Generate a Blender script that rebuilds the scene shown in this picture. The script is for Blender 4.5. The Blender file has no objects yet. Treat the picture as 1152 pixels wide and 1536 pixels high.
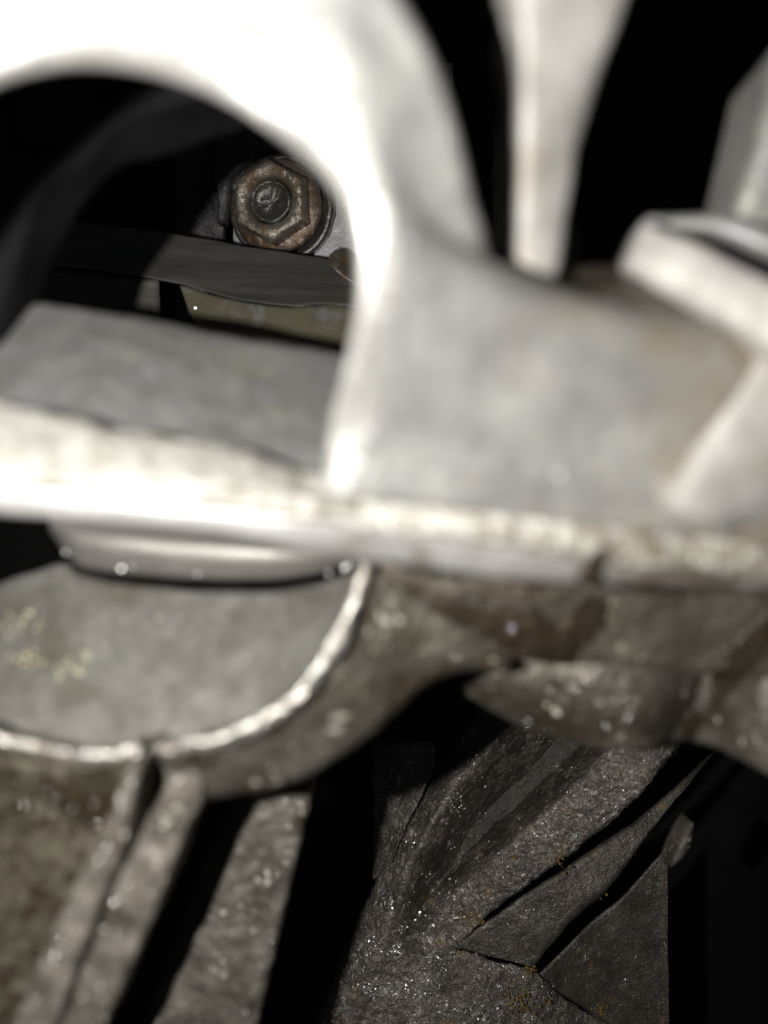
import bpy, bmesh, math, random
from mathutils import Vector, noise

random.seed(4)
S = bpy.context.scene
COL = S.collection
F = 1330.0                      # focal length of the phone camera, in photo pixels
MM = 0.001

# ------------------------------------------------------------------ camera
cam_d = bpy.data.cameras.new('camera')
cam = bpy.data.objects.new('camera', cam_d)
COL.objects.link(cam)
cam.rotation_euler = (math.radians(90), 0, 0)
cam_d.sensor_fit = 'VERTICAL'
cam_d.sensor_height = 36.0
cam_d.lens = 36.0 * F / 1536.0
cam_d.clip_start = 0.002
cam_d.clip_end = 20.0
cam_d.dof.use_dof = True
cam_d.dof.focus_distance = 0.258
cam_d.dof.aperture_fstop = cam_d.lens / 2.9      # 2.9 mm entrance pupil
S.camera = cam

# ------------------------------------------------------------------ world (dark workshop)
w = bpy.data.worlds.new('World')
S.world = w
w.use_nodes = True
bg = w.node_tree.nodes['Background']
bg.inputs[0].default_value = (0.8, 0.88, 1.0, 1)
bg.inputs[1].default_value = 0.012

# ------------------------------------------------------------------ the phone's flash LED beside the lens
ld = bpy.data.lights.new('phone_flash', 'POINT')
ld.energy = 1.1
ld.shadow_soft_size = 0.0015
ld.color = (1.0, 0.975, 0.93)
lo = bpy.data.objects.new('phone_flash', ld)
LAMP = Vector((-0.027, 0.002, 0.001))
lo.location = LAMP
COL.objects.link(lo)

S.view_settings.view_transform = 'Standard'
S.view_settings.look = 'None'
S.view_settings.gamma = 1
S.view_settings.exposure = 0


# ------------------------------------------------------------------ materials
def metal(name, c1, c2, stain=(0.05, 0.035, 0.02), stain_lo=0.55, stain_hi=0.7, stain_scale=0.25, big=0.08,
          fine=2.0, rough=0.45, metallic=0.6, bump=0.12, bump_scale=1.6, bump2=0.05, bump2_scale=6.0,
          spot=None, spot_lo=0.68, spot_scale=0.9, stretch=(1, 1, 1), glint=0.0, rot=(0, 0, 0), grain_k=0.45, grain_hi=0.7, fleck=0.0, fleck_scale=2.0, fleck_col=(0.6, 0.6, 0.6), dirt_x=None, spec=0.5):
    m = bpy.data.materials.new(name)
    m.use_nodes = True
    t = m.node_tree
    n, l = t.nodes, t.links
    b = n['Principled BSDF']
    b.inputs['Specular IOR Level'].default_value = spec
    tc = n.new('ShaderNodeTexCoord')
    mp = n.new('ShaderNodeMapping')
    mp.inputs['Scale'].default_value = tuple(1000 * s for s in stretch)
    mp.inputs['Rotation'].default_value = rot
    l.new(tc.outputs['Object'], mp.inputs['Vector'])

    def nz(scale, detail=4, rgh=0.55, dist=0.0):
        x = n.new('ShaderNodeTexNoise')
        x.inputs['Scale'].default_value = scale
        x.inputs['Detail'].default_value = detail
        x.inputs['Roughness'].default_value = rgh
        x.inputs['Distortion'].default_value = dist
        l.new(mp.outputs[0], x.inputs['Vector'])
        return x.outputs['Fac']

    def rng(src, a, bb, lo=0.0, hi=1.0):
        x = n.new('ShaderNodeMapRange')
        x.inputs['From Min'].default_value = a
        x.inputs['From Max'].default_value = bb
        x.inputs['To Min'].default_value = lo
        x.inputs['To Max'].default_value = hi
        l.new(src, x.inputs['Value'])
        return x.outputs[0]

    def mix(f, a, bb, mode='MIX'):
        x = n.new('ShaderNodeMix')
        x.data_type = 'RGBA'
        x.blend_type = mode
        if isinstance(f, float):
            x.inputs['Factor'].default_value = f
        else:
            l.new(f, x.inputs['Factor'])
        for s, v in ((x.inputs[6], a), (x.inputs[7], bb)):
            if isinstance(v, tuple):
                s.default_value = v + (1,)
            else:
                l.new(v, s)
        return x.outputs[2]
    col = mix(rng(nz(big, 5), 0.35, 0.65), c1, c2)
    grain = nz(fine, 5, 0.7)
    col = mix(rng(grain, 0.35, grain_hi, 0.0, grain_k), col, tuple(0.35 * v for v in c1))
    sn = nz(stain_scale, 6, 0.65, 0.4)
    if dirt_x:                                            # grime gathers towards one end of the casting
        sp = n.new('ShaderNodeSeparateXYZ')
        l.new(tc.outputs['Object'], sp.inputs[0])
        a0 = n.new('ShaderNodeMath')
        a0.operation = 'ADD'
        l.new(sn, a0.inputs[0])
        l.new(rng(sp.outputs[0], dirt_x[0] * MM, dirt_x[1] * MM, -dirt_x[2], dirt_x[2]), a0.inputs[1])
        sn = a0.outputs[0]
    stm = rng(sn, stain_lo, stain_hi)
    col = mix(stm, col, stain)
    rsrc = rng(nz(fine * 0.6, 4), 0.3, 0.7, rough - 0.12, rough + 0.15)
    if spot:
        spm = rng(nz(spot_scale, 7, 0.7, 0.8), spot_lo, spot_lo + 0.06)
        col = mix(spm, col, spot)
    fm = None
    if fleck:  # pale cells put the crystal sparkle into the colour
        vf = n.new('ShaderNodeTexVoronoi')
        vf.inputs['Scale'].default_value = fleck_scale
        l.new(mp.outputs[0], vf.inputs['Vector'])
        sx = n.new('ShaderNodeSeparateColor')
        l.new(vf.outputs['Color'], sx.inputs[0])
        ad = n.new('ShaderNodeMath')
        ad.operation = 'ADD'
        l.new(sx.outputs[0], ad.inputs[0])
        l.new(rng(nz(0.22, 4, 0.6), 0.35, 0.68, -0.42, 0.08), ad.inputs[1])
        fm = rng(ad.outputs[0], 1.0 - fleck, 1.06 - fleck)
        col = mix(fm, col, fleck_col)
        rsrc = rng(fm, 0, 1, 0.0, -0.1)
        a2 = n.new('ShaderNodeMath')
        a2.operation = 'ADD'
        l.new(rsrc, a2.inputs[0])
        l.new(rng(nz(fine * 0.6, 4), 0.3, 0.7, rough - 0.12, rough + 0.15), a2.inputs[1])
        rsrc = a2.outputs[0]
    l.new(col, b.inputs['Base Color'])
    l.new(rsrc, b.inputs['Roughness'])
    mt = rng(stm, 0, 1, metallic, metallic * 0.25)
    l.new(mt, b.inputs['Metallic'])
    b1 = n.new('ShaderNodeBump')
    b1.inputs['Strength'].default_value = 1.0
    b1.inputs['Distance'].default_value = bump * MM
    l.new(nz(bump_scale, 5, 0.6), b1.inputs['Height'])
    b2 = n.new('ShaderNodeBump')
    b2.inputs['Strength'].default_value = 1.0
    b2.inputs['Distance'].default_value = bump2 * MM
    l.new(nz(bump2_scale, 3, 0.6), b2.inputs['Height'])
    l.new(b1.outputs[0], b2.inputs['Normal'])
    last = b2
    if glint:
        v = n.new('ShaderNodeTexVoronoi')
        v.inputs['Scale'].default_value = fleck_scale
        l.new(mp.outputs[0], v.inputs['Vector'])
        b3 = n.new('ShaderNodeBump')
        b3.inputs['Strength'].default_value = 1.0
        b3.inputs['Distance'].default_value = glint * MM
        l.new(v.outputs['Distance'], b3.inputs['Height'])
        l.new(b2.outputs[0], b3.inputs['Normal'])
        last = b3
    l.new(last.outputs[0], b.inputs['Normal'])
    return m


M = {}
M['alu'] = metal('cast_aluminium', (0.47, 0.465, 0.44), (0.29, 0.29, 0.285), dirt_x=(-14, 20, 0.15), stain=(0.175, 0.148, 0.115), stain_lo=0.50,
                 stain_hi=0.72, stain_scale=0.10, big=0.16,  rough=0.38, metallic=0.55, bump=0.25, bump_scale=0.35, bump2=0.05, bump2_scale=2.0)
M['alu_rough'] = metal('rough_cast_edge', (0.60, 0.585, 0.54), (0.36, 0.35, 0.31), dirt_x=(-35, 30, 0.10), stain=(0.155, 0.135, 0.10), stain_lo=0.46,
                       stain_hi=0.62, stain_scale=0.5, big=0.5, fine=1.4, grain_k=0.6, rough=0.5, metallic=0.3, bump=0.7, bump_scale=0.55, bump2=0.2, bump2_scale=2.0)
M['polished'] = metal('bright_machined_bore', (0.80, 0.79, 0.76), (0.72, 0.71, 0.68), stain=(0.5, 0.47, 0.4), stain_lo=0.65, stain_scale=0.1,
                      rough=0.42, metallic=0.8, bump=0.05, bump_scale=0.3, bump2=0.02)
M['alu_matte'] = metal('matte_cast_aluminium', (0.50, 0.485, 0.46), (0.30, 0.29, 0.27), stain=(0.22, 0.17, 0.12), stain_lo=0.56,
                       stain_hi=0.80, stain_scale=0.09, big=0.12, rough=0.6, metallic=0.3, bump=0.25, bump_scale=0.35, bump2=0.05, bump2_scale=2.0)
M['machined'] = metal('machined_edge', (0.44, 0.43, 0.42), (0.30, 0.295, 0.285), dirt_x=(-35, 25, 0.16), stain=(0.10, 0.08, 0.065), stain_lo=0.5,
                      stain_scale=0.12, rough=0.42, metallic=0.4, bump=0.08, bump_scale=0.5, bump2=0.02)
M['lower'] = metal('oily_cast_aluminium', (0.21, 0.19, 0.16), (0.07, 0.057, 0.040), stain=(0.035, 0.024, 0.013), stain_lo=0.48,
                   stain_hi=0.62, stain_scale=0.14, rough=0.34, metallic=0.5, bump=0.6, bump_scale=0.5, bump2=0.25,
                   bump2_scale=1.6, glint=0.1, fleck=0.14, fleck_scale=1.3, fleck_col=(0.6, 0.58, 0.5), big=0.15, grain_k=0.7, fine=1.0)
M['lip'] = metal('worn_bright_lip', (0.52, 0.51, 0.47), (0.26, 0.245, 0.22), stain=(0.14, 0.11, 0.08), stain_lo=0.52, stain_hi=0.62, big=0.3,
                 rough=0.32, metallic=0.75, bump=0.5, bump_scale=0.4, bump2=0.12, bump2_scale=2.0)
M['recess'] = metal('recess_face', (0.23, 0.225, 0.205), (0.15, 0.145, 0.13), stain=(0.09, 0.08, 0.06), stain_lo=0.48, stain_hi=0.72, big=0.2, fine=1.0, grain_k=0.65,
                    stain_scale=0.2, rough=0.5, metallic=0.35, bump=0.15, bump_scale=0.8, bump2=0.05,
                    spot=(0.62, 0.58, 0.34), spot_lo=0.665, spot_scale=0.28)
M['rust_wall'] = metal('rusty_wall', (0.15, 0.135, 0.10), (0.07, 0.06, 0.04), stain=(0.03, 0.018, 0.01), stain_lo=0.47,
                       stain_hi=0.56, stain_scale=0.5, big=0.3, grain_k=0.8, fine=0.9, rough=0.5, metallic=0.3, bump=0.6, bump_scale=0.7, bump2=0.2, bump2_scale=2)
M['steel'] = metal('turned_steel', (0.39, 0.375, 0.35), (0.22, 0.21, 0.195), stain=(0.12, 0.10, 0.085), stain_lo=0.52,
                   stain_scale=0.25, rough=0.42, metallic=0.65, bump=0.05, bump_scale=1.0, bump2=0.03, stretch=(0.1, 1, 1.6))
M['web'] = metal('dull_grey_web', (0.37, 0.37, 0.38), (0.27, 0.275, 0.25), stain=(0.22, 0.21, 0.16), stain_lo=0.5, stain_hi=0.72, big=0.18, grain_k=0.45, fine=0.8,
                 stain_scale=0.12, rough=0.5, metallic=0.5, bump=0.15, bump_scale=0.5, bump2=0.04)
M['block'] = metal('block_casting', (0.56, 0.50, 0.44), (0.13, 0.108, 0.088), stain=(0.34, 0.22, 0.11), stain_lo=0.60,
                   stain_hi=0.70, stain_scale=0.16, big=0.11, fine=1.7, rough=0.26, metallic=0.6, bump=0.6, bump_scale=0.8,
                   bump2=0.30, bump2_scale=2.4, glint=0.12, grain_k=0.92, grain_hi=0.58, fleck=0.15, fleck_scale=2.3, fleck_col=(0.75, 0.75, 0.78),
                   spot=(0.70, 0.67, 0.62), spot_lo=0.565, spot_scale=0.55)
M['block_face'] = metal('grimy_block_casting', (0.34, 0.305, 0.265), (0.11, 0.094, 0.076), stain=(0.28, 0.16, 0.06), stain_lo=0.60,
                        stain_hi=0.70, stain_scale=0.2, big=0.16, fine=1.8, rough=0.3, metallic=0.5, bump=0.4, bump_scale=0.8, bump2=0.2, bump2_scale=2.4,
                        glint=0.09, grain_k=0.9, grain_hi=0.6, fleck=0.10, fleck_scale=2.4, fleck_col=(0.6, 0.58, 0.54),
                        spot=(0.5, 0.48, 0.44), spot_lo=0.62, spot_scale=0.5)
M['block_dark'] = metal('block_casting_dark', (0.34, 0.31, 0.26), (0.12, 0.105, 0.085), stain=(0.26, 0.15, 0.06), stain_lo=0.59,
                        stain_scale=0.2, fine=2.2, rough=0.36, metallic=0.3, bump=0.3, bump_scale=1.0, bump2=0.18, grain_k=0.85, grain_hi=0.6,
                        bump2_scale=3.0, glint=0.06, fleck=0.08, fleck_scale=2.6, fleck_col=(0.55, 0.53, 0.46))
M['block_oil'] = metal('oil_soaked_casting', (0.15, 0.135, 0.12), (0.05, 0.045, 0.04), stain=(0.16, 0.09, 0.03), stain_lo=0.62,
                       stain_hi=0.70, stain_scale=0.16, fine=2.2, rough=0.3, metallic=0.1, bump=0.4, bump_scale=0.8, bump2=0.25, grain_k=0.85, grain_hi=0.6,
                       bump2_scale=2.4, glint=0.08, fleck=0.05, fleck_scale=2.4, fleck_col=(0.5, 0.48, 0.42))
M['rib'] = metal('pale_worn_rib', (0.30, 0.27, 0.235), (0.085, 0.073, 0.058), stain=(0.06, 0.045, 0.03), stain_lo=0.52, stain_hi=0.68, stain_scale=0.22,
                 big=0.2, fine=1.0, rough=0.4, metallic=0.4, bump=0.6, bump_scale=0.5, bump2=0.25, bump2_scale=1.6, glint=0.1, grain_k=0.6,
                 fleck=0.14, fleck_scale=1.3, fleck_col=(0.7, 0.68, 0.6))
M['lower_brown'] = metal('brown_oily_face', (0.15, 0.13, 0.105), (0.07, 0.055, 0.038), stain=(0.035, 0.022, 0.012), stain_lo=0.45, stain_hi=0.62,
                         stain_scale=0.10, big=0.12, fine=1.0, rough=0.4, metallic=0.3, bump=0.6, bump_scale=0.5, bump2=0.25, bump2_scale=1.6,
                         glint=0.1, grain_k=0.7, fleck=0.08, fleck_scale=1.3, fleck_col=(0.5, 0.45, 0.32))
M['flake'] = metal('cream_flake', (0.62, 0.60, 0.40), (0.5, 0.47, 0.3), rough=0.5, metallic=0.1, bump=0.1)
M['bolt_rust'] = metal('orange_rust', (0.46, 0.38, 0.35), (0.20, 0.13, 0.09), stain=(0.27, 0.15, 0.055), stain_lo=0.50,
                  stain_hi=0.62, stain_scale=0.35, fine=2.5, rough=0.27, metallic=0.6, bump=0.35, bump_scale=0.6, bump2=0.12,
                  bump2_scale=2.5, spot=(0.6, 0.56, 0.58), spot_lo=0.58, spot_scale=0.35)
M['bolt'] = metal('rusty_bolt', (0.66, 0.60, 0.52), (0.26, 0.21, 0.16), stain=(0.16, 0.09, 0.04), stain_lo=0.49,
                  stain_hi=0.64, stain_scale=0.22, fine=2.5, rough=0.17, metallic=0.7, bump=0.4, bump_scale=0.7, bump2=0.2,
                  bump2_scale=2.5, spot=(0.42, 0.22, 0.06), spot_lo=0.62, spot_scale=0.35)
M['bolt_grey'] = metal('bolt_centre', (0.34, 0.33, 0.30), (0.13, 0.125, 0.115), grain_k=0.8, stain=(0.06, 0.06, 0.05), rough=0.3, metallic=0.7, bump=0.2, bump_scale=0.8,
                       fine=2.5)
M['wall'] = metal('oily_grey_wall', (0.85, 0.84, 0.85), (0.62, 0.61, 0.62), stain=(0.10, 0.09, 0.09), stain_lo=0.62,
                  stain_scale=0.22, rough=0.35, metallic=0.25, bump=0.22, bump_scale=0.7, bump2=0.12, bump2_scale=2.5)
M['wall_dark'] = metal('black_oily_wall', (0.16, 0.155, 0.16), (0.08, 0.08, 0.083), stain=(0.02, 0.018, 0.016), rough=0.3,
                       metallic=0.4, bump=0.3, bump_scale=1.0, bump2=0.15, bump2_scale=3.0,  # darker copy of the wall, shade put into its colour
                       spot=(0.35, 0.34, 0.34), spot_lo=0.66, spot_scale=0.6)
M['bar'] = metal('dull_bar', (0.27, 0.25, 0.23), (0.16, 0.145, 0.13), stain=(0.08, 0.09, 0.08), stain_lo=0.45, stain_scale=0.3,
                 rough=0.5, metallic=0.4, bump=0.10, bump_scale=0.8, bump2=0.03, stretch=(0.12, 0.6, 1.6), rot=(0, math.radians(8), 0))
M['bar_brown'] = metal('brown_film', (0.24, 0.205, 0.12), (0.19, 0.175, 0.13), stain=(0.23, 0.23, 0.23), stain_lo=0.55, stain_scale=0.12,
                       rough=0.45, metallic=0.3, bump=0.08, bump_scale=0.8, bump2=0.03)
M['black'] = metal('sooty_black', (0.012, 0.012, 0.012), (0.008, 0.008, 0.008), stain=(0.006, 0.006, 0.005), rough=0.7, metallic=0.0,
                   bump=0.2, bump_scale=0.5)  # even near-black for the deep walls
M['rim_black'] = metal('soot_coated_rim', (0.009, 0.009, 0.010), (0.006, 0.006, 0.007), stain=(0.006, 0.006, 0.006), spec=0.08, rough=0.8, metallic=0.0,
                       bump=0.2, bump_scale=0.4)  # shade of the opening put into the rim's colour
M['crumb'] = metal('yellow_crust', (0.42, 0.27, 0.05), (0.30, 0.24, 0.09), stain=(0.2, 0.09, 0.02), stain_lo=0.5, stain_scale=0.8,
                   rough=0.8, metallic=0.0, bump=0.1, bump_scale=3.0)
M['bead'] = metal('oil_bead', (0.7, 0.7, 0.68), (0.6, 0.6, 0.6), rough=0.30, metallic=0.9, bump=0.0, bump2=0.0, stain_lo=0.9, stain_hi=0.95)


# ------------------------------------------------------------------ helpers
def P(px, py, d):
    """a point d mm in front of the lens, seen at photo pixel px, py"""
    return Vector(((px - 576.0) / F * d, d, -(py - 768.0) / F * d)) * MM


def root(name, label, cat, at, group=None):
    o = bpy.data.objects.new(name, None)
    o.empty_display_size = 0.01
    o.location = P(*at)
    o['label'] = label
    o['category'] = cat
    if group:
        o['group'] = group
    COL.objects.link(o)
    return o


def make(name, verts, faces, mat, parent=None, smooth=True, angle=40):
    off = parent.location.copy() if parent else sum(verts, Vector()) / len(verts)
    me = bpy.data.meshes.new(name)
    me.from_pydata([v - off for v in verts], [], faces)
    bm = bmesh.new()
    bm.from_mesh(me)
    bmesh.ops.recalc_face_normals(bm, faces=bm.faces)
    bm.to_mesh(me)
    bm.free()
    me.materials.append(mat)
    for p in me.polygons:
        p.use_smooth = smooth
    o = bpy.data.objects.new(name, me)
    COL.objects.link(o)
    if parent:
        o.parent = parent
    else:
        o.location = off
    return o


def cr(p, t):
    """centripetal-ish Catmull-Rom through the points p at 0..1"""
    n = len(p) - 1
    x = t * n
    i = min(int(x), n - 1)
    u = x - i
    p1, p2 = p[i], p[i + 1]
    p0 = p[i - 1] if i > 0 else p1 * 2 - p2
    p3 = p[i + 2] if i + 2 <= n else p2 * 2 - p1
    return 0.5 * ((2 * p1) + (p2 - p0) * u + (2 * p0 - 5 * p1 + 4 * p2 - p3) * u * u + (3 * p1 - p0 - 3 * p2 + p3) * u ** 3)


def sweep(name, rows, mat, parent=None, n=60, r=1.0, seg=1.5, disp=0.15, dscale=0.25, disp2=0.0, d2scale=1.0, disp3=0.0, seed=0.0, maxseg=60):
    """closed solid: rows run along it, the cross-section joins the rows in order; corners rounded by r mm"""
    W = [[P(*q) for q in row] for row in rows]
    K = len(W)
    # how many subdivisions each side gets (from its greatest length)
    secs = []
    for j in range(n):
        t = j / (n - 1)
        secs.append([cr(row, t) for row in W])
    sub = []
    for k in range(K):
        L = max((s[(k + 1) % K] - s[k]).length for s in secs)
        sub.append(max(1, min(maxseg, int(L / (seg * MM)))))
    verts, faces = [], []
    m = None
    so = Vector((seed * 7.3, seed * 3.1, seed * 5.7))
    for s in secs:
        ring = []
        for k in range(K):
            a, b, c = s[k - 1], s[k], s[(k + 1) % K]
            la, lc = (a - b).length, (c - b).length
            ra = min(r * MM, la * 0.45)
            rc = min(r * MM, lc * 0.45)
            A = b + (a - b) * (ra / max(la, 1e-9))
            Cc = b + (c - b) * (rc / max(lc, 1e-9))
            for u in (0, 0.33, 0.67, 1):
                ring.append(A * (1 - u) ** 2 + b * 2 * u * (1 - u) + Cc * u * u)
            # straight part to next corner
            d = s[(k + 2) % K]
            ln = (c - b).length
            rn = min(r * MM, ln * 0.45)
            E = c + (b - c) * (rn / max(ln, 1e-9))
            for i in range(1, sub[k]):
                ring.append(Cc.lerp(E, i / sub[k]))
        m = len(ring)
        verts += ring
    # noise displacement (radial to the section centre is not needed: use a vector field)
    out = []
    for v in verts:
        q = v * 1000
        dv = noise.noise_vector(q * dscale + so) * disp * MM
        if disp2:
            dv += noise.noise_vector(q * d2scale + so * 2) * disp2 * MM
        if disp3:
            dv += noise.noise_vector(q * 1.3 + so * 3) * disp3 * MM
        out.append(v + dv)
    for j in range(n - 1):
        for i in range(m):
            a = j * m + i
            b = j * m + (i + 1) % m
            faces.append((a, b, b + m, a + m))
    faces.append(tuple(range(m)))
    faces.append(tuple(range((n - 1) * m, n * m)))
    return make(name, out, faces, mat, parent)


def slab(name, top, bot, mat, parent=None, th=10, bulge=0.0, tuck=None, **k):
    """a thick plate between a top row and a bottom row of (px, py, d)"""
    # keep real extrusion along the view's depth axis, not along rays
    def ext(row):
        o = []
        for x, y, d in row:
            o.append((576 + (x - 576) * d / (d + th), 768 + (y - 768) * d / (d + th), d + th))
        return o
    rows = [top]
    if bulge:
        for f in (0.33, 0.67):
            rows.append([(a[0] * (1 - f) + b[0] * f, a[1] * (1 - f) + b[1] * f, a[2] * (1 - f) + b[2] * f - bulge) for a, b in zip(top, bot)])
    if tuck is not None:                 # drafted sides
        rows += [bot, [(b[0] + (a[0] - b[0]) * tuck, b[1] + (a[1] - b[1]) * tuck, b[2] + th) for a, b in zip(top, bot)],
                 [(a[0] + (b[0] - a[0]) * tuck, a[1] + (b[1] - a[1]) * tuck, a[2] + th) for a, b in zip(top, bot)]]
        return sweep(name, rows, mat, parent, **k)
    rows += [bot, ext(bot), ext(top)]
    return sweep(name, rows, mat, parent, **k)


GLINTS = {}


def glint_bit(name, px, py, d, rad, mat, parent):
    """a raised burr: a flat worn top on a ragged cone"""
    c = P(px, py, d)
    nrm = ((-c).normalized() + (LAMP - c).normalized()).normalized()  # added facet, turned midway between lens and lamp so it glints
    nrm = (nrm + Vector([random.uniform(-.09, .09) for _ in range(3)])).normalized()
    ux = nrm.cross(Vector((0, 0, 1))).normalized()
    uz = ux.cross(nrm)
    vs = []
    for rr, h in ((0.6, 0.0), (1.3, -0.5), (1.7, -1.6)):
        for i in range(7):
            a = 2 * math.pi * i / 7
            q = rr * rad * MM * random.uniform(.85, 1.15)
            vs.append(c + ux * math.cos(a) * q + uz * math.sin(a) * q + nrm * h * rad * MM)
    fs = [tuple(range(7))]
    for k in range(2):
        fs += [(k * 7 + i, k * 7 + (i + 1) % 7, k * 7 + 7 + (i + 1) % 7, k * 7 + 7 + i) for i in range(7)]
    fs.append(tuple(range(14, 21)))
    if name == 'metal_burr':
        V, Fc = GLINTS.setdefault(parent.name, ([], []))
        b0 = len(V)
        V += vs
        Fc += [tuple(b0 + i for i in f) for f in fs]
        return None
    return make(name, vs, fs, mat, parent, smooth=False)


# ================================================================== deep background
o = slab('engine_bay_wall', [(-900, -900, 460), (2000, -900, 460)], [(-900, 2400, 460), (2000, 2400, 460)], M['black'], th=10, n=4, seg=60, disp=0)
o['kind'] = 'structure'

# ================================================================== upper housing (nearest, blown out by the flash)
UH = root('upper_housing', 'pale cast aluminium housing with round opening, blurred and nearest to the lens', 'engine housing', (700, 600, 95))
IB = [(487, 745, 92), (496, 640, 88), (516, 560, 86), (535, 480, 83), (541, 400, 81), (525, 315, 79), (475, 245, 77), (400, 185, 75),
      (300, 128, 73), (180, 97, 72), (60, 100, 71), (-60, 150, 70), (-200, 290, 70), (-300, 480, 72), (-300, 690, 76)]
IF = [(540, 745, 80), (580, 640, 77), (608, 540, 73), (617, 450, 69.5), (608, 370, 67), (590, 290, 65), (566, 205, 62.5), (545, 115, 60),
      (520, 10, 58), (400, -110, 55), (120, -170, 53), (-140, -80, 53), (-330, 250, 56), (-400, 480, 60), (-350, 690, 66)]
OF = [(1260, 830, 86), (1260, 740, 84), (1240, 610, 83), (1130, 512, 82), (900, 445, 80), (752, 405, 76), (722, 330, 70.5), (695, 235, 66),
      (655, 120, 62), (600, -10, 58.5), (500, -220, 57), (120, -330, 52), (-400, 50, 53), (-640, 480, 62), (-600, 780, 66)]
OB = [(1200, 830, 104), (1180, 740, 102), (1160, 600, 101), (1085, 488, 100), (880, 402, 99), (748, 408, 96), (705, 330, 92), (680, 235, 89),
      (640, 120, 86), (570, 10, 83), (420, -120, 80), (120, -200, 80), (-330, 70, 80), (-460, 480, 82), (-400, 740, 86)]
IC = [(470, 760, 100)] + [(x + (20 if x < 300 else -6), y + 10, d + 10) for x, y, d in IB[1:]]
IBn = [(x, y, f[2] + (d - f[2]) * 0.45) for (x, y, d), f in zip(IB, IF)]
IM = [((a[0] * 0.5 + b[0] * 0.5), (a[1] * 0.5 + b[1] * 0.5), b[2] + 0.35) for a, b in zip(IB, IF)]
sweep('housing_wall', [IC, IBn, IM, IF, OF, OB], M['alu'], UH, n=170, r=1.3, seg=1.6, disp=0.35, dscale=0.12)

CH = [0.7, 0.7, 0.6, 0.5, 0.6, 0.9, 1.3, 2.0, 3.0, 4.0, 4.2, 3.6, 2.6, 1.4, 0.6]
r1 = [(x, y, f[2] + c - 0.5) for (x, y, d), f, c in zip(IB, IF, CH)]
r3 = [(x, y, d - 0.1) for x, y, d in IF]
r2 = [((a[0] + b[0]) / 2, (a[1] + b[1]) / 2, (a[2] + b[2]) / 2 - 0.25) for a, b in zip(r1, r3)]
sweep('bore_chamfer', [r1, r2, r3, [(x, y, d + 1.4) for x, y, d in IF], [(x, y, f[2] + c + 1.4) for (x, y, d), f, c in zip(IB, IF, CH)]],
      M['polished'], UH, n=170, r=2.6, seg=0.8, disp=0.06, dscale=0.12)  # pale machined band, widened and tilted to build in the flash highlight

# thin upright rib between two dark gaps
slab('rib', [(772, -60, 69), (786, 60, 72), (784, 200, 75), (780, 330, 78), (776, 425, 81)],
     [(962, -60, 72), (918, 60, 75), (874, 200, 78), (848, 330, 80), (838, 425, 82)], M['alu_matte'], UH, th=14, bulge=0.4, n=50, r=0.8, disp=0.25)
slab('rib', [(758, -80, 70), (776, -30, 71), (796, 22, 73)], [(850, -80, 70), (840, -30, 71), (812, 26, 73)], M['alu_matte'], UH, th=10, n=20, r=1)
# square lug at the right with a bright front
slab('lug', [(968, 328, 86), (1050, 362, 83), (1150, 412, 79), (1260, 470, 74)],
     [(938, 402, 87), (1030, 450, 83), (1120, 500, 79), (1260, 590, 74)], M['alu_matte'], UH, th=9, bulge=0.5, n=40, r=1.4, disp=0.2)
slab('lug_ledge', [(975, 322, 92), (1090, 320, 91), (1170, 345, 90), (1260, 370, 89)],
     [(990, 345, 92), (1080, 346, 91), (1170, 385, 90), (1260, 425, 89)], M['web'], UH, th=10, n=30, r=0.8)
slab('stained_ledge', [(840, 402, 90), (930, 398, 90), (1030, 446, 88), (1130, 500, 87)],
     [(830, 424, 81), (940, 450, 81), (1040, 486, 81.5), (1130, 512, 82)], M['lower_brown'], UH, th=6, n=50, r=0.5, seg=1.0, disp=0.3)  # separate darker brown plate over the wall's upper edge
slab('pillar', [(1170, 60, 92), (1140, 200, 93), (1115, 280, 94), (1092, 335, 95)],
     [(1400, 60, 92), (1380, 200, 93), (1360, 280, 94), (1330, 440, 95)], M['web'], UH, th=15, n=30, r=2.0)
# slanting boss in front of the face
slab('boss', [(1175, 480, 80), (1110, 570, 80), (1050, 660, 80), (1000, 752, 80)],
     [(1330, 600, 88), (1290, 680, 87), (1200, 770, 86), (1100, 800, 83)], M['alu_matte'], UH, th=10, bulge=2.0, n=40, r=2.0, disp=0.3)
# rough lower edge and the machined strip below it
T = [(-120, 590, 82), (0, 608, 83), (150, 637, 84), (330, 668, 85), (500, 715, 86), (640, 733, 86), (800, 748, 86), (1000, 775, 88), (1250, 812, 91)]
B = [(-120, 715, 76), (0, 727, 77), (150, 742, 78), (330, 762, 79), (500, 783, 80), (640, 800, 82), (800, 825, 84), (1000, 858, 87), (1250, 880, 91)]
slab('flange_edge', T, B, M['alu_rough'], UH, th=12, bulge=0.8, n=150, r=1.0, seg=0.8, disp=0.5, dscale=0.25, disp2=0.25, d2scale=0.8)
T2 = [(x, y + 1, d + 1.2) for x, y, d in B]
B2 = [(-120, 758, 78), (0, 770, 79), (150, 780, 80), (330, 798, 81), (500, 832, 83), (640, 852, 85), (800, 872, 87), (1000, 882, 90), (1250, 900, 94)]
slab('machined_strip', T2, B2, M['machined'], UH, th=14, n=120, r=0.6, disp=0.12)
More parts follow.
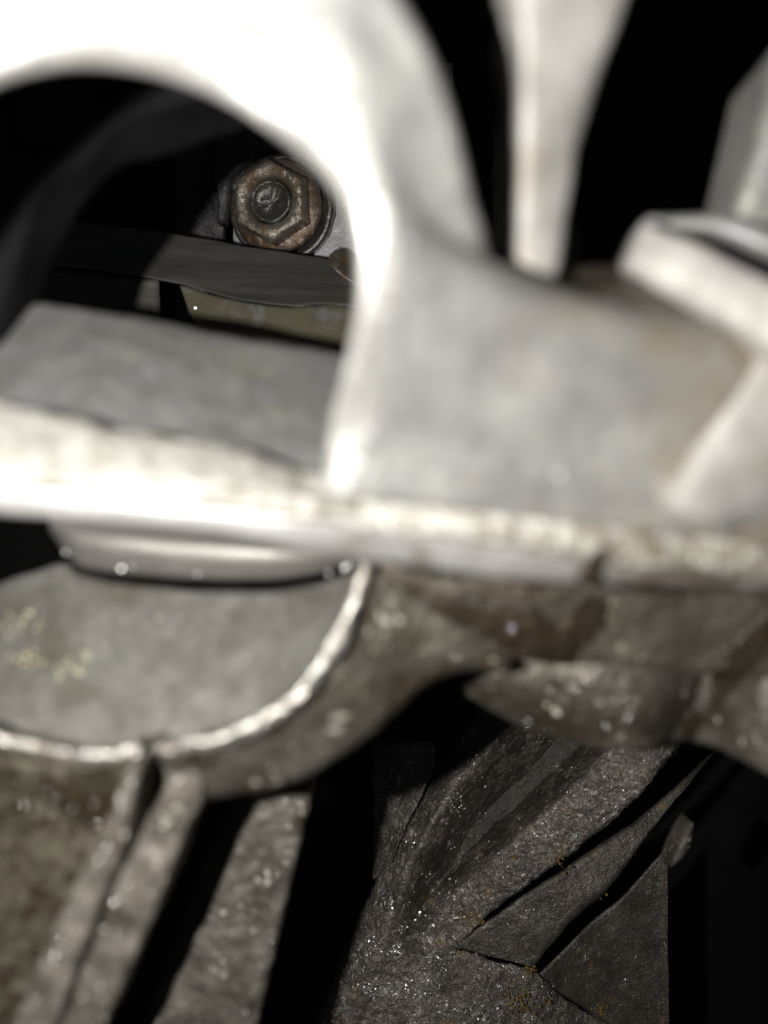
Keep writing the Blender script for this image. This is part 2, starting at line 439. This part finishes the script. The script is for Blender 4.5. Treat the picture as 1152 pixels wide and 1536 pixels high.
# cross web seen through the opening
slab('cross_web', [(-160, 540, 108), (-20, 497, 109), (45, 456, 110), (130, 462, 110), (300, 494, 111), (500, 528, 112), (620, 550, 113)],
     [(-160, 660, 85.5), (-20, 665, 86), (45, 672, 86), (130, 685, 86.5), (300, 712, 87), (500, 755, 89), (620, 775, 91)],
     M['web'], UH, th=12, n=60, r=1.2, seg=1.5, disp=0.3)
for x, y, d, rr in ((660, 230, 69, 0.22), (575, 100, 65, 0.2), (880, 452, 79, 0.2), (838, 712, 81, 0.2), (740, 520, 76, 0.12)):
    glint_bit('metal_burr', x, y, d - 0.4, rr, M['bead'], UH)

# ================================================================== turned sleeve under the flange
SL = root('turned_sleeve', 'shiny turned steel sleeve showing below the pale flange, at left', 'sleeve', (300, 830, 120))
sweep('sleeve_body', [
    [(72, 750, 116), (120, 755, 115), (210, 765, 114), (340, 775, 114), (450, 790, 115), (570, 810, 117)],
    [(72, 775, 113), (112, 800, 111), (205, 815, 110), (340, 825, 110), (455, 830, 111), (570, 825, 115)],
    [(76, 800, 115), (118, 846, 113), (208, 862, 112), (340, 870, 112), (452, 865, 113), (560, 838, 116)],
    [(80, 800, 122), (122, 848, 120), (210, 860, 120), (340, 868, 120), (450, 862, 120), (560, 836, 122)],
    [(80, 750, 126), (122, 755, 126), (210, 765, 126), (340, 775, 126), (450, 790, 126), (560, 810, 126)]],
    M['steel'], SL, n=80, r=1.6, seg=0.8, disp=0.04)
for x, y, rr in ((98, 829, .13), (182, 853, .18), (198, 851, .12), (296, 861, .12), (493, 860, .14), (517, 852, .16), (522, 848, .12)):
    glint_bit('oil_drop', x, y, 111, rr, M['bead'], SL)  # drops built as metal facets turned to catch the flash

# ================================================================== lower housing
LH = root('lower_housing', 'brown oily lower casting with a curved bright lip and ribs running down left', 'engine housing', (400, 1050, 115))
slab('recess_face', [(-80, 900, 120), (0, 874, 120), (92, 846, 120), (120, 865, 119), (210, 880, 118), (340, 888, 117), (450, 882, 117), (560, 850, 117)],
     [(-80, 1130, 106), (0, 1140, 106), (92, 1150, 106), (120, 1155, 106), (210, 1150, 106), (340, 1120, 106), (450, 1060, 107), (560, 960, 109)],
     M['recess'], LH, th=8, n=90, r=0.5, seg=1.2, disp=0.2)
# right part of the curved lip and the face outside it
sweep('curved_lip', [
    [(548, 838, 110), (508, 940, 108), (455, 1015, 107), (388, 1067, 106), (300, 1098, 106), (226, 1112, 106)],
    [(540, 842, 99), (500, 943, 98), (452, 1018, 97), (386, 1071, 97), (300, 1103, 97), (228, 1116, 98)],
    [(562, 850, 99), (523, 954, 98), (472, 1036, 97), (400, 1093, 97), (308, 1128, 97), (240, 1137, 98)],
    [(566, 850, 110), (527, 956, 108), (475, 1038, 107), (403, 1096, 107), (310, 1131, 107), (244, 1139, 108)]],
    M['lip'], LH, n=110, r=0.8, seg=0.6, disp=0.4, dscale=0.35, disp2=0.15, d2scale=1.1)
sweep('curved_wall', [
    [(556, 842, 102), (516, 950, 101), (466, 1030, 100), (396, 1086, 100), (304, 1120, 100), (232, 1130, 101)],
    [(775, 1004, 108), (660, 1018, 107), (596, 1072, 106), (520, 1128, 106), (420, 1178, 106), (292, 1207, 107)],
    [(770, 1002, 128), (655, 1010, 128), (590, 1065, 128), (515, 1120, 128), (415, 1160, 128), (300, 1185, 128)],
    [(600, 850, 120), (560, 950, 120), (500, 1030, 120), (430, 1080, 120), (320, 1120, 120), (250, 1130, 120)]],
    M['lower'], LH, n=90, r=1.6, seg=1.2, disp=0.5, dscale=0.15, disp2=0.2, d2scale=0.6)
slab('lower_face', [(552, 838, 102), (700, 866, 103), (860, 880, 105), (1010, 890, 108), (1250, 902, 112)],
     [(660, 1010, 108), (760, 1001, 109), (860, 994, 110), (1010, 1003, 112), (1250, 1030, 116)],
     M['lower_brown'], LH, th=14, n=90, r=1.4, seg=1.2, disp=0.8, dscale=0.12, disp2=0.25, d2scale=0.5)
slab('hanging_lobe', [(765, 1000, 117), (800, 985, 117), (900, 980, 116), (1000, 980, 118), (1070, 975, 124), (1150, 900, 118), (1250, 860, 114)],
     [(700, 1045, 124), (762, 1082, 123), (870, 1120, 121), (965, 1131, 120), (1035, 1113, 127), (1140, 1155, 117), (1260, 1215, 113)],
     M['lower'], LH, th=12, bulge=1.5, n=90, r=1.0, seg=1.2, disp=0.5, dscale=0.2, disp2=0.2, d2scale=0.7, seed=3)
# left part: lip, wall below it
sweep('left_lip', [
    [(-80, 1050, 108), (0, 1092, 108), (90, 1114, 108), (160, 1120, 108), (212, 1108, 108)],
    [(-80, 1058, 97), (0, 1095, 97), (90, 1118, 97), (160, 1122, 97), (208, 1114, 98)],
    [(-80, 1088, 97), (0, 1122, 97), (90, 1144, 97), (160, 1146, 97), (212, 1140, 98)],
    [(-80, 1088, 108), (0, 1122, 108), (90, 1146, 108), (160, 1148, 108), (215, 1140, 108)]],
    M['lip'], LH, n=80, r=1.1, seg=0.6, disp=0.35, dscale=0.3, disp2=0.15, d2scale=1.1, seed=2)
sweep('left_wall', [
    [(-90, 1090, 100), (30, 1135, 100), (120, 1145, 100), (212, 1135, 101)],
    [(-90, 1240, 106), (30, 1235, 106), (100, 1230, 106), (190, 1225, 106)],
    [(-160, 1620, 112), (-60, 1620, 112), (20, 1620, 112), (90, 1620, 112)],
    [(-160, 1620, 124), (-60, 1620, 124), (20, 1620, 124), (90, 1620, 124)],
    [(-90, 1120, 120), (30, 1120, 120), (120, 1120, 120), (205, 1120, 120)]],
    M['rust_wall'], LH, n=70, r=2.0, seg=1.2, disp=0.6, dscale=0.2, disp2=0.3, d2scale=0.7)
slab('rib', [(194, 1130, 99), (176, 1190, 100), (150, 1250, 101), (95, 1360, 103), (50, 1460, 104), (0, 1590, 105)],
     [(222, 1130, 99), (203, 1190, 100), (188, 1262, 101), (150, 1360, 103), (112, 1460, 104), (65, 1590, 105)],
     M['rib'], LH, th=10, bulge=0.2, n=80, r=0.5, seg=0.8, disp=0.3, dscale=0.3, disp2=0.15, d2scale=1)
slab('rib', [(232, 1120, 103), (245, 1180, 104), (205, 1262, 105), (158, 1360, 106), (120, 1460, 107), (72, 1590, 108)],
     [(300, 1130, 103), (302, 1195, 104), (272, 1262, 105), (236, 1360, 106), (190, 1460, 107), (135, 1590, 108)],
     M['rib'], LH, th=12, bulge=0.2, n=80, r=0.6, seg=0.8, disp=0.35, dscale=0.3, disp2=0.15, d2scale=1, seed=5)
slab('rib', [(350, 1195, 138), (320, 1262, 139), (280, 1372, 140), (245, 1460, 140), (200, 1590, 141)],
     [(474, 1160, 138), (460, 1225, 139), (432, 1340, 140), (404, 1460, 140), (372, 1590, 141)],
     M['rib'], LH, th=14, n=80, r=1.2, seg=1.0, disp=0.4, dscale=0.3, disp2=0.2, d2scale=0.9, seed=7)
for i in range(75):
    t = random.random()
    q = random.choice(['lip', 'left', 'rib', 'rib2', 'rib1', 'lobe', 'brown', 'wall'])
    if q in ('lip', 'left'):
        p = [(548, 848), (508, 948), (460, 1022), (394, 1079), (300, 1113), (240, 1126)] if q == 'lip' else [(0, 1110), (90, 1132), (160, 1136), (205, 1126)]
        v = cr([Vector((a + 2, b, 0)) for a, b in p], t)
        glint_bit('metal_burr', v.x + random.uniform(-8, 8), v.y + random.uniform(-6, 6), 96.4, random.uniform(.05, .13), M['bead'], LH)
    elif q == 'rib':
        glint_bit('metal_burr', 445 - 65 * t + random.uniform(-35, 10), 1200 + 320 * t, 138.0, random.uniform(.05, .11), M['bead'], LH)
    elif q == 'rib1':
        glint_bit('metal_burr', 205 - 150 * t + random.uniform(-10, 10), 1150 + 350 * t, 98.8 + 4 * t, random.uniform(.05, .12), M['bead'], LH)
    elif q == 'rib2':
        glint_bit('metal_burr', 270 - 150 * t + random.uniform(-15, 15), 1150 + 350 * t, 102.5 + 4 * t, random.uniform(.04, .1), M['bead'], LH)
    elif q == 'brown':
        glint_bit('metal_burr', random.uniform(640, 900), random.uniform(900, 985), 104.5, random.uniform(.025, .05), M['bead'], LH)
    elif q == 'wall':
        glint_bit('metal_burr', random.uniform(0, 160), random.uniform(1170, 1240), 101.5, random.uniform(.04, .09), M['bead'], LH)
    else:
        glint_bit('metal_burr', random.uniform(780, 950), random.uniform(1005, 1100), 114.5, random.uniform(.05, .12), M['bead'], LH)


def clumps(name, groups, mat, parent, lo, hi, flat=1.0):
    cv, cf = [], []
    for x, y, d, k, sp in groups:
        for i in range(k):
            c = P(x + random.gauss(0, sp), y + random.gauss(0, sp * 0.8), d + random.uniform(-.3, .3))
            bmx = bmesh.new()
            bmesh.ops.create_icosphere(bmx, subdivisions=1, radius=random.uniform(lo, hi) * MM)
            b0 = len(cv)
            for v in bmx.verts:
                q = v.co * random.uniform(0.6, 1.35)
                q.y *= flat
                cv.append(c + q)
            for f in bmx.faces:
                cf.append(tuple(b0 + v.index for v in f.verts))
            bmx.free()
    o = make(name, cv, cf, mat, parent, smooth=False)
    o['kind'] = 'stuff'
    return o


rd = lambda y: 118.4 - (y - 870) * 13 / 270
clumps('cream_flakes', [(x, y, rd(y), k, sp) for x, y, k, sp in ((15, 935, 8, 7), (35, 930, 9, 7), (32, 992, 10, 10), (50, 990, 9, 8), (105, 1003, 10, 9),
       (133, 985, 8, 6), (90, 1010, 5, 6), (372, 923, 7, 4), (380, 930, 5, 4), (405, 912, 6, 5), (388, 952, 6, 4), (430, 937, 6, 6), (328, 922, 4, 5),
       (243, 925, 3, 4), (60, 940, 3, 6), (492, 880, 5, 5))], M['flake'], LH, 0.12, 0.34, 0.6)

# ================================================================== engine block, in focus at lower right
EB = root('engine_block', 'dark pitted engine block casting in sharp focus with slanting ribs, lower right', 'engine block', (780, 1350, 260))
sweep('block_face', [
    [(760, 1020, 262), (690, 1110, 262), (640, 1180, 260), (590, 1270, 258), (530, 1400, 256), (450, 1600, 254)],
    [(830, 1020, 250), (745, 1110, 249), (675, 1190, 249), (630, 1270, 249), (590, 1380, 250), (500, 1600, 250)],
    [(915, 1050, 274), (845, 1130, 273), (745, 1225, 270), (680, 1295, 264), (620, 1390, 255), (560, 1600, 252)],
    [(965, 1060, 243), (895, 1140, 243), (815, 1220, 245), (735, 1295, 248), (670, 1370, 250), (610, 1600, 250)],
    [(1075, 1075, 236), (1010, 1133, 237), (930, 1222, 240), (845, 1287, 243), (752, 1357, 246), (678, 1419, 250)],
    [(1065, 1075, 256), (1000, 1133, 257), (920, 1222, 258), (835, 1287, 258), (742, 1357, 258), (668, 1419, 258)],
    [(760, 1020, 280), (690, 1110, 280), (640, 1180, 280), (590, 1270, 280), (530, 1400, 280), (450, 1600, 280)]],
    M['block'], EB, n=360, r=2.0, seg=0.5, disp=0.9, dscale=0.13, disp2=0.5, d2scale=0.5, disp3=0.22, maxseg=70)
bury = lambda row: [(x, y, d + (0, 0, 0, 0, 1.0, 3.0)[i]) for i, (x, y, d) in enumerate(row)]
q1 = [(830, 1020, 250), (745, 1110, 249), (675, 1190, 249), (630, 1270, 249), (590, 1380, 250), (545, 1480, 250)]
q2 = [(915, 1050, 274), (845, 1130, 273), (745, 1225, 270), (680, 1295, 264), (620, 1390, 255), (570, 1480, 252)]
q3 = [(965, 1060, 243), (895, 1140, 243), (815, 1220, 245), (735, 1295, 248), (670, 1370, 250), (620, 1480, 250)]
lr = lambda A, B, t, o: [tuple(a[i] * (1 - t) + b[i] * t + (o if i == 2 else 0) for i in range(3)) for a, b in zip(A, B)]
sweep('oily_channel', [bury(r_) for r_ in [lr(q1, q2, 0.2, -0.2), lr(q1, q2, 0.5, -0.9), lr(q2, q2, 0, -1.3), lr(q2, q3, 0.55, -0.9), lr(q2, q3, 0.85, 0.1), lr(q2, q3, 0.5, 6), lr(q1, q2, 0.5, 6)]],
      M['block_oil'], EB, n=260, r=1.5, seg=0.5, disp=0.9, dscale=0.16, disp2=0.5, d2scale=0.5, disp3=0.2, seed=9)  # darker strip laid along the valley floor
slab('block_foot', [(520, 1440, 254), (600, 1430, 252), (680, 1421, 251), (740, 1440, 252), (803, 1458, 254), (840, 1494, 258), (912, 1532, 262), (1020, 1590, 262)],
     [(440, 1640, 250), (560, 1640, 248), (680, 1640, 247), (740, 1640, 247), (803, 1640, 250), (840, 1640, 252), (912, 1640, 260), (1020, 1640, 262)],
     M['block'], EB, th=12, tuck=0.1, n=220, r=1.5, seg=0.8, disp=0.9, dscale=0.12, disp2=0.55, d2scale=0.5, disp3=0.25, seed=2, maxseg=70)
slab('slanting_rib', [(1085, 1110, 268), (1046, 1148, 266), (977, 1210, 260), (877, 1281, 254.8), (775, 1347, 251), (677, 1420, 249.5)],
     [(1060, 1140, 262), (1029, 1181, 261), (965, 1263, 256), (912, 1335, 252), (859, 1383, 251), (802, 1451, 250.5)],
     M['block_face'], EB, th=14, tuck=0.12, n=240, r=2.2, seg=0.5, disp=0.4, dscale=0.10, disp2=0.2, d2scale=0.4, disp3=0.12, seed=4)
slab('side_face', [(1000, 1266, 266), (984, 1286, 267), (930, 1344, 265), (875, 1391, 263), (811, 1458, 258)],
     [(1004, 1600, 266), (998, 1600, 266), (960, 1580, 266), (880, 1520, 264), (808, 1470, 259)],
     M['block_face'], EB, th=12, tuck=0.12, n=200, r=2.0, seg=0.6, disp=0.4, dscale=0.08, disp2=0.2, d2scale=0.4, disp3=0.10, seed=6)
slab('left_ridge', [(652, 1120, 250), (648, 1160, 251), (612, 1235, 252), (590, 1290, 253)],
     [(560, 1120, 262), (560, 1180, 262), (560, 1250, 262), (560, 1320, 262)], M['block'], EB, th=10, n=60, r=1, seg=0.8, disp=0.5, disp2=0.3, seed=8)

# crumbly yellow crust, too fine to count
from mathutils.bvhtree import BVHTree


def surface(obs):
    V, Fc = [], []
    for ob in obs:
        off = ob.location + (ob.parent.location if ob.parent else Vector())
        b0 = len(V)
        V += [v.co + off for v in ob.data.vertices]
        Fc += [tuple(b0 + i for i in p.vertices) for p in ob.data.polygons]
    return BVHTree.FromPolygons(V, Fc)


def chips(name, groups, tree, mat, parent, lo, hi, tilt=0.3):
    """bright broken crystal faces lying on the casting"""
    V, Fc = [], []
    for x0, y0, x1, y1, wd, k in groups:
        for i in range(k):
            t = random.random()
            n = Vector((y1 - y0, x0 - x1)).normalized() * random.gauss(0, wd)
            px, py = x0 + (x1 - x0) * t + n.x, y0 + (y1 - y0) * t + n.y
            if noise.noise(Vector((px * 0.03, py * 0.03, 1))) + random.uniform(-.12, .12) < 0.08:
                continue
            dr = P(px, py, 100).normalized()
            hit = tree.ray_cast(Vector(), dr)
            if hit[0] is None or hit[0].y > 0.285:
                continue
            c = hit[0] - dr * 0.00005
            nm = ((-c).normalized() + (LAMP - c).normalized()).normalized() + Vector([random.gauss(0, tilt) for _ in range(3)])  # faces set midway between lens and lamp, so the sparkle is built in
            nm.normalize()
            u = nm.cross(Vector((0.3, 0.2, 1))).normalized()
            v = u.cross(nm)
            q = random.uniform(lo, hi) * MM * (1 if random.random() < .93 else 1.8)
            b0 = len(V)
            for k2 in range(5):
                a = 2 * math.pi * k2 / 5 + random.uniform(-.4, .4)
                V.append(c + (u * math.cos(a) * random.uniform(.5, 1.5) + v * math.sin(a)) * q)
            V.append(c - nm * q * 1.2)
            Fc.append(tuple(b0 + j for j in range(5)))
            Fc += [(b0 + j, b0 + 5, b0 + (j + 1) % 5) for j in range(5)]
    o = make(name, V, Fc, mat, parent, smooth=False)
    o['kind'] = 'stuff'


M['chip'] = metal('bright_crystal', (0.75, 0.74, 0.72), (0.5, 0.47, 0.44), rough=0.38, metallic=0.8, bump=0.0, bump2=0.0, big=0.4, stain_lo=0.62)
EBT = surface([c for c in EB.children if c.type == 'MESH'])
chips('crystal_chips', [(960, 1130, 660, 1370, 26, 1500), (640, 1400, 560, 1500, 34, 2600), (590, 1500, 800, 1530, 26, 1600), (650, 1200, 600, 1300, 30, 500),
                        (740, 1130, 660, 1240, 16, 250), (680, 1340, 580, 1420, 22, 400), (990, 1230, 760, 1400, 16, 160), (900, 1400, 960, 1520, 30, 90),
                        (720, 1440, 860, 1510, 14, 250)],
      EBT, M['chip'], EB, 0.06, 0.26, 0.4)

clumps('yellow_crust', [(840, 1288, 242.7, 40, 13), (710, 1380, 247.5, 40, 9), (690, 1430, 251, 14, 6), (905, 1318, 255, 16, 5), (795, 1455, 251.5, 24, 7),
       (782, 1505, 246.5, 46, 14), (900, 1512, 263, 24, 6), (770, 1490, 247, 14, 10), (823, 1503, 250, 18, 4), (885, 1345, 255, 26, 10),
       (765, 1290, 244, 16, 8), (940, 1280, 257, 12, 6)], M['crumb'], EB, 0.10, 0.42)

def drape(name, pts, tree, mat, parent, seed=0, off=0.18):
    """a thick film that follows the surface along pts = (px, py, half width)"""
    n, m = 50, 9
    V, Fc = [], []
    for j in range(n):
        v = cr([Vector(p) for p in pts], j / (n - 1))
        w_ = cr([Vector(p) for p in pts], min(1, j / (n - 1) + 0.02)) - cr([Vector(p) for p in pts], max(0, j / (n - 1) - 0.02))
        nr = Vector((w_.y, -w_.x)).normalized()
        for i in range(m):
            u = (i / (m - 1)) * 2 - 1
            g = v.z * (1 + 0.5 * noise.noise(Vector((j * 0.3, (1 if u > 0 else 5) + seed, 0))))
            dr = P(v.x + nr.x * g * u, v.y + nr.y * g * u, 100).normalized()
            hit = tree.ray_cast(Vector(), dr)
            c = hit[0] if hit[0] is not None and hit[0].y < 0.150 else (V[-1] if V else dr * 0.108)
            V.append(c - dr * off * MM * (1 - u * u) ** 0.5 + dr * 0.05 * MM * abs(u))
    for j in range(n - 1):
        for i in range(m - 1):
            a = j * m + i
            Fc.append((a, a + 1, a + m + 1, a + m))
    o = make(name, V, Fc, mat, parent)
    md = o.modifiers.new('thickness', 'SOLIDIFY')
    md.thickness = 0.0003
    md.offset = 0
    return o


M['oil'] = metal('caked_brown_oil', (0.045, 0.034, 0.022), (0.025, 0.018, 0.012), stain=(0.07, 0.05, 0.025), stain_lo=0.55, rough=0.35, metallic=0.0,
                 bump=0.3, bump_scale=0.6, fine=1.0)
LHT = surface([c for c in LH.children if c.type == 'MESH' and not c.name.startswith('cream')])
drape('oil_run', [(893, 895, 22), (880, 930, 26), (850, 965, 22), (838, 992, 12)], LHT, M['oil'], LH, 1)
drape('oil_run', [(640, 905, 5), (720, 925, 26), (790, 945, 34), (850, 975, 20)], LHT, M['oil'], LH, 4)
drape('oil_run', [(1165, 925, 16), (1120, 975, 22), (1080, 1030, 20), (1036, 1090, 12), (1030, 1108, 5)], LHT, M['oil'], LH, 2)  # dark film stands for the shade in the diagonal groove
drape('oil_run', [(70, 1170, 10), (110, 1195, 22), (150, 1215, 18), (172, 1190, 8)], LHT, M['oil'], LH, 3)
UHT = surface([c for c in UH.children if c.type == 'MESH'])
drape('oil_run', [(905, 822, 5), (892, 845, 14), (885, 868, 17), (888, 884, 12)], UHT, M['oil'], UH, 3)

# small stud far right, out of the light
ST = slab('worn_stud', [(1036, 1232, 185), (1026, 1245, 184), (1014, 1270, 184), (1004, 1298, 185)],
          [(1042, 1236, 185), (1038, 1262, 184), (1028, 1284, 184), (1008, 1302, 185)], M['rib'], None, th=6, bulge=1.0, n=20, r=0.8, disp=0.1)
ST['label'] = 'small blurred pale stud in the darkness right of the engine block'
ST['category'] = 'stud'

# ================================================================== inside the round opening
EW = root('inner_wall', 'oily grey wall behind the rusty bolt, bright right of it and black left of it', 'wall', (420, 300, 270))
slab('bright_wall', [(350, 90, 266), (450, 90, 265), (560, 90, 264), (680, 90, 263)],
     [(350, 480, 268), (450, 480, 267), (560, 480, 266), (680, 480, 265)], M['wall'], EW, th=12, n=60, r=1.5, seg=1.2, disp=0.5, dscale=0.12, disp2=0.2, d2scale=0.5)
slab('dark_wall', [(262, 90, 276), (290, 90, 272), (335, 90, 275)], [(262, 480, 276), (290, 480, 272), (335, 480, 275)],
     M['wall_dark'], EW, th=12, n=40, r=2, seg=1.2, disp=0.5, disp2=0.3)  # shade left of the bolt is in this part's colour
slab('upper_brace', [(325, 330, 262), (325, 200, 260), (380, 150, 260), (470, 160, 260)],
     [(338, 330, 262), (352, 262, 262), (400, 228, 262), (455, 238, 262)], M['wall_dark'], EW, th=8, n=40, r=2, seg=1.0, disp=0.8, dscale=0.15, disp2=0.3)  # added dark strip stands for the recess's shade around the bolt
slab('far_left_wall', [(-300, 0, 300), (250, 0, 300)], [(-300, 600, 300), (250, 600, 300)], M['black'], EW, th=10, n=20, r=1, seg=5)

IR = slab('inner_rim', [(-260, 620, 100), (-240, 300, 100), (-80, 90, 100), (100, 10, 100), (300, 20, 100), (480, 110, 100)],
          [(-30, 680, 103), (15, 450, 103), (66, 295, 102), (132, 222, 102), (215, 180, 102), (330, 132, 102)], M['rim_black'], None, th=10, n=50, r=1.5, disp=1.2, dscale=0.12)  # shade is in its colour; depth set to throw shadow on the bar
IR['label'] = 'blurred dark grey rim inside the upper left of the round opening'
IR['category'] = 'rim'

# bolt ---------------------------------------------------------------
BC = P(414, 308, 258)
ax = Vector((-0.17, -1.0, -0.12)).normalized()       # towards the viewer, leaning left and down
ux = ax.cross(Vector((0, 0, 1))).normalized()
uz = ux.cross(ax).normalized()
BR = bpy.data.objects.new('flange_bolt', None)
BR.location = BC
BR['label'] = 'rusty hexagon flange bolt with dished head, seen through the round opening'
BR['category'] = 'bolt'
COL.objects.link(BR)


def lathe(name, prof, mat, parent, n=96, hexr=None, jit=0.0, seed=0):
    """prof: (radius, height along the axis) in mm; hexr marks rings that follow a hexagon of that corner factor"""
    vs, fs = [], []
    for k, (r, h, hx) in enumerate(prof):
        for i in range(n):
            a = 2 * math.pi * i / n
            rr = r
            if hx:
                q = (a + math.radians(30)) % (math.pi / 3) - math.pi / 6
                rh = r * math.cos(math.pi / 6) / math.cos(q)
                rr = rh * hx + r * (1 - hx)
            p = BC + (ux * math.cos(a) * rr + uz * math.sin(a) * rr + ax * h) * MM
            if jit:
                p = p + noise.noise_vector(p * 1000 * 0.6 + Vector((seed, 0, 0))) * jit * MM + noise.noise_vector(p * 1000 * 1.8) * jit * 0.5 * MM
            vs.append(p)
    m = len(prof)
    for k in range(m - 1):
        for i in range(n):
            j = (i + 1) % n
            fs.append((k * n + i, k * n + j, (k + 1) * n + j, (k + 1) * n + i))
    fs.append(tuple(range(n)))
    fs.append(tuple(range((m - 1) * n, m * n)))
    return make(name, vs, fs, mat, parent)


lathe('washer_seat', [(15.8, -8, 0), (15.8, -5.2, 0), (15.2, -4.6, 0), (14.0, -4.6, 0), (13.6, -6, 0)], M['bolt_grey'], BR, jit=0.3)
lathe('flange', [(12.6, -6, 0), (13.3, -1.8, 0), (13.4, -0.6, 0), (12.9, 0.1, 0), (11.8, 0.5, 0), (10.4, 1.3, 0), (9.0, 1.6, 0)],
      M['bolt_rust'], BR, jit=0.4)
lathe('hex_head', [(11.9, -1, 1), (11.9, 5.0, 1), (11.6, 6.2, 0.95), (10.9, 6.9, 0.8), (10.2, 7.2, 0.45), (8.8, 7.3, 0.1), (7.2, 7.0, 0), (6.6, 6.1, 0),
                   (6.2, 5.0, 0), (5.9, 3.0, 0)], M['bolt'], BR, jit=0.22, seed=3)
lathe('dished_centre', [(6.1, 3.2, 0), (6.0, 5.2, 0), (5.6, 5.9, 0), (5.1, 5.9, 0), (4.9, 5.3, 0), (4.4, 4.7, 0), (3.2, 4.4, 0), (2.2, 4.2, 0), (1.2, 4.1, 0), (0.3, 4.1, 0)],
      M['bolt_grey'], BR, jit=0.35)

# bar below the bolt --------------------------------------------------
BAR = root('crossing_bar', 'dull dark bar with a brown stained underside, crossing below the rusty bolt', 'metal bar', (400, 430, 205))
t1 = [(-200, 285, 222), (100, 330, 222), (250, 349, 222), (350, 366, 222), (430, 379, 222), (500, 390, 222), (680, 418, 222)]
t2 = [(-200, 380, 206), (100, 400, 206), (262, 424, 206), (350, 448, 205), (430, 458, 205), (510, 457, 206), (680, 470, 206)]
t3 = [(-200, 420, 204), (100, 450, 204), (262, 482, 203), (350, 500, 203), (430, 513, 203), (510, 524, 203), (680, 545, 203)]
sweep('bar_top', [t1, t2, [(x, y, d + 12) for x, y, d in t2], [(x, y + 4, d + 8) for x, y, d in t1]], M['bar'], BAR, n=120, r=0.7, seg=1.0, disp=0.25, dscale=0.15)
sweep('bar_front', [[(270, 428, 207), (350, 450, 206), (430, 460, 206), (510, 459, 207), (680, 472, 207)],
                    [(292, 487, 204), (350, 499, 204), (430, 512, 204), (510, 523, 204), (680, 545, 204)],
                    [(292, 487, 214), (350, 499, 214), (430, 512, 214), (510, 523, 214), (680, 545, 214)],
                    [(270, 428, 214), (350, 450, 214), (430, 460, 214), (510, 459, 214), (680, 472, 214)]],
      M['bar_brown'], BAR, n=80, r=0.8, seg=1.0, disp=0.2)
sweep('bar_tail', [[(-200, 382, 209), (0, 395, 209), (238, 420, 209)], [(-200, 440, 207), (0, 450, 207), (240, 478, 207)],
                   [(-200, 440, 216), (0, 450, 216), (240, 478, 216)], [(-200, 382, 216), (0, 395, 216), (238, 420, 216)]],
      M['bar'], BAR, n=40, r=0.8, seg=1.2)
glint_bit('metal_burr', 293, 462, 204.5, 0.3, M['bead'], BAR)

CL = root('small_clip', 'small rusty bent metal clip on the bar at the right, by the bright ring edge', 'clip', (515, 395, 218))
slab('clip_body', [(494, 380, 216), (505, 372, 215), (520, 374, 216), (560, 400, 217)],
     [(494, 396, 213), (508, 408, 212), (525, 422, 213), (560, 445, 214)], M['bolt'], CL, th=5, n=30, r=0.8, seg=0.6, disp=0.3)
slab('clip_tip', [(508, 370, 219), (522, 372, 219), (534, 382, 219)], [(512, 378, 218), (524, 384, 218), (534, 396, 218)], M['bar'], CL, th=4, n=16, r=0.5)

for rn, (V, Fc) in GLINTS.items():
    o = make('metal_burrs', V, Fc, M['bead'], bpy.data.objects[rn], smooth=False)
    o['kind'] = 'stuff'
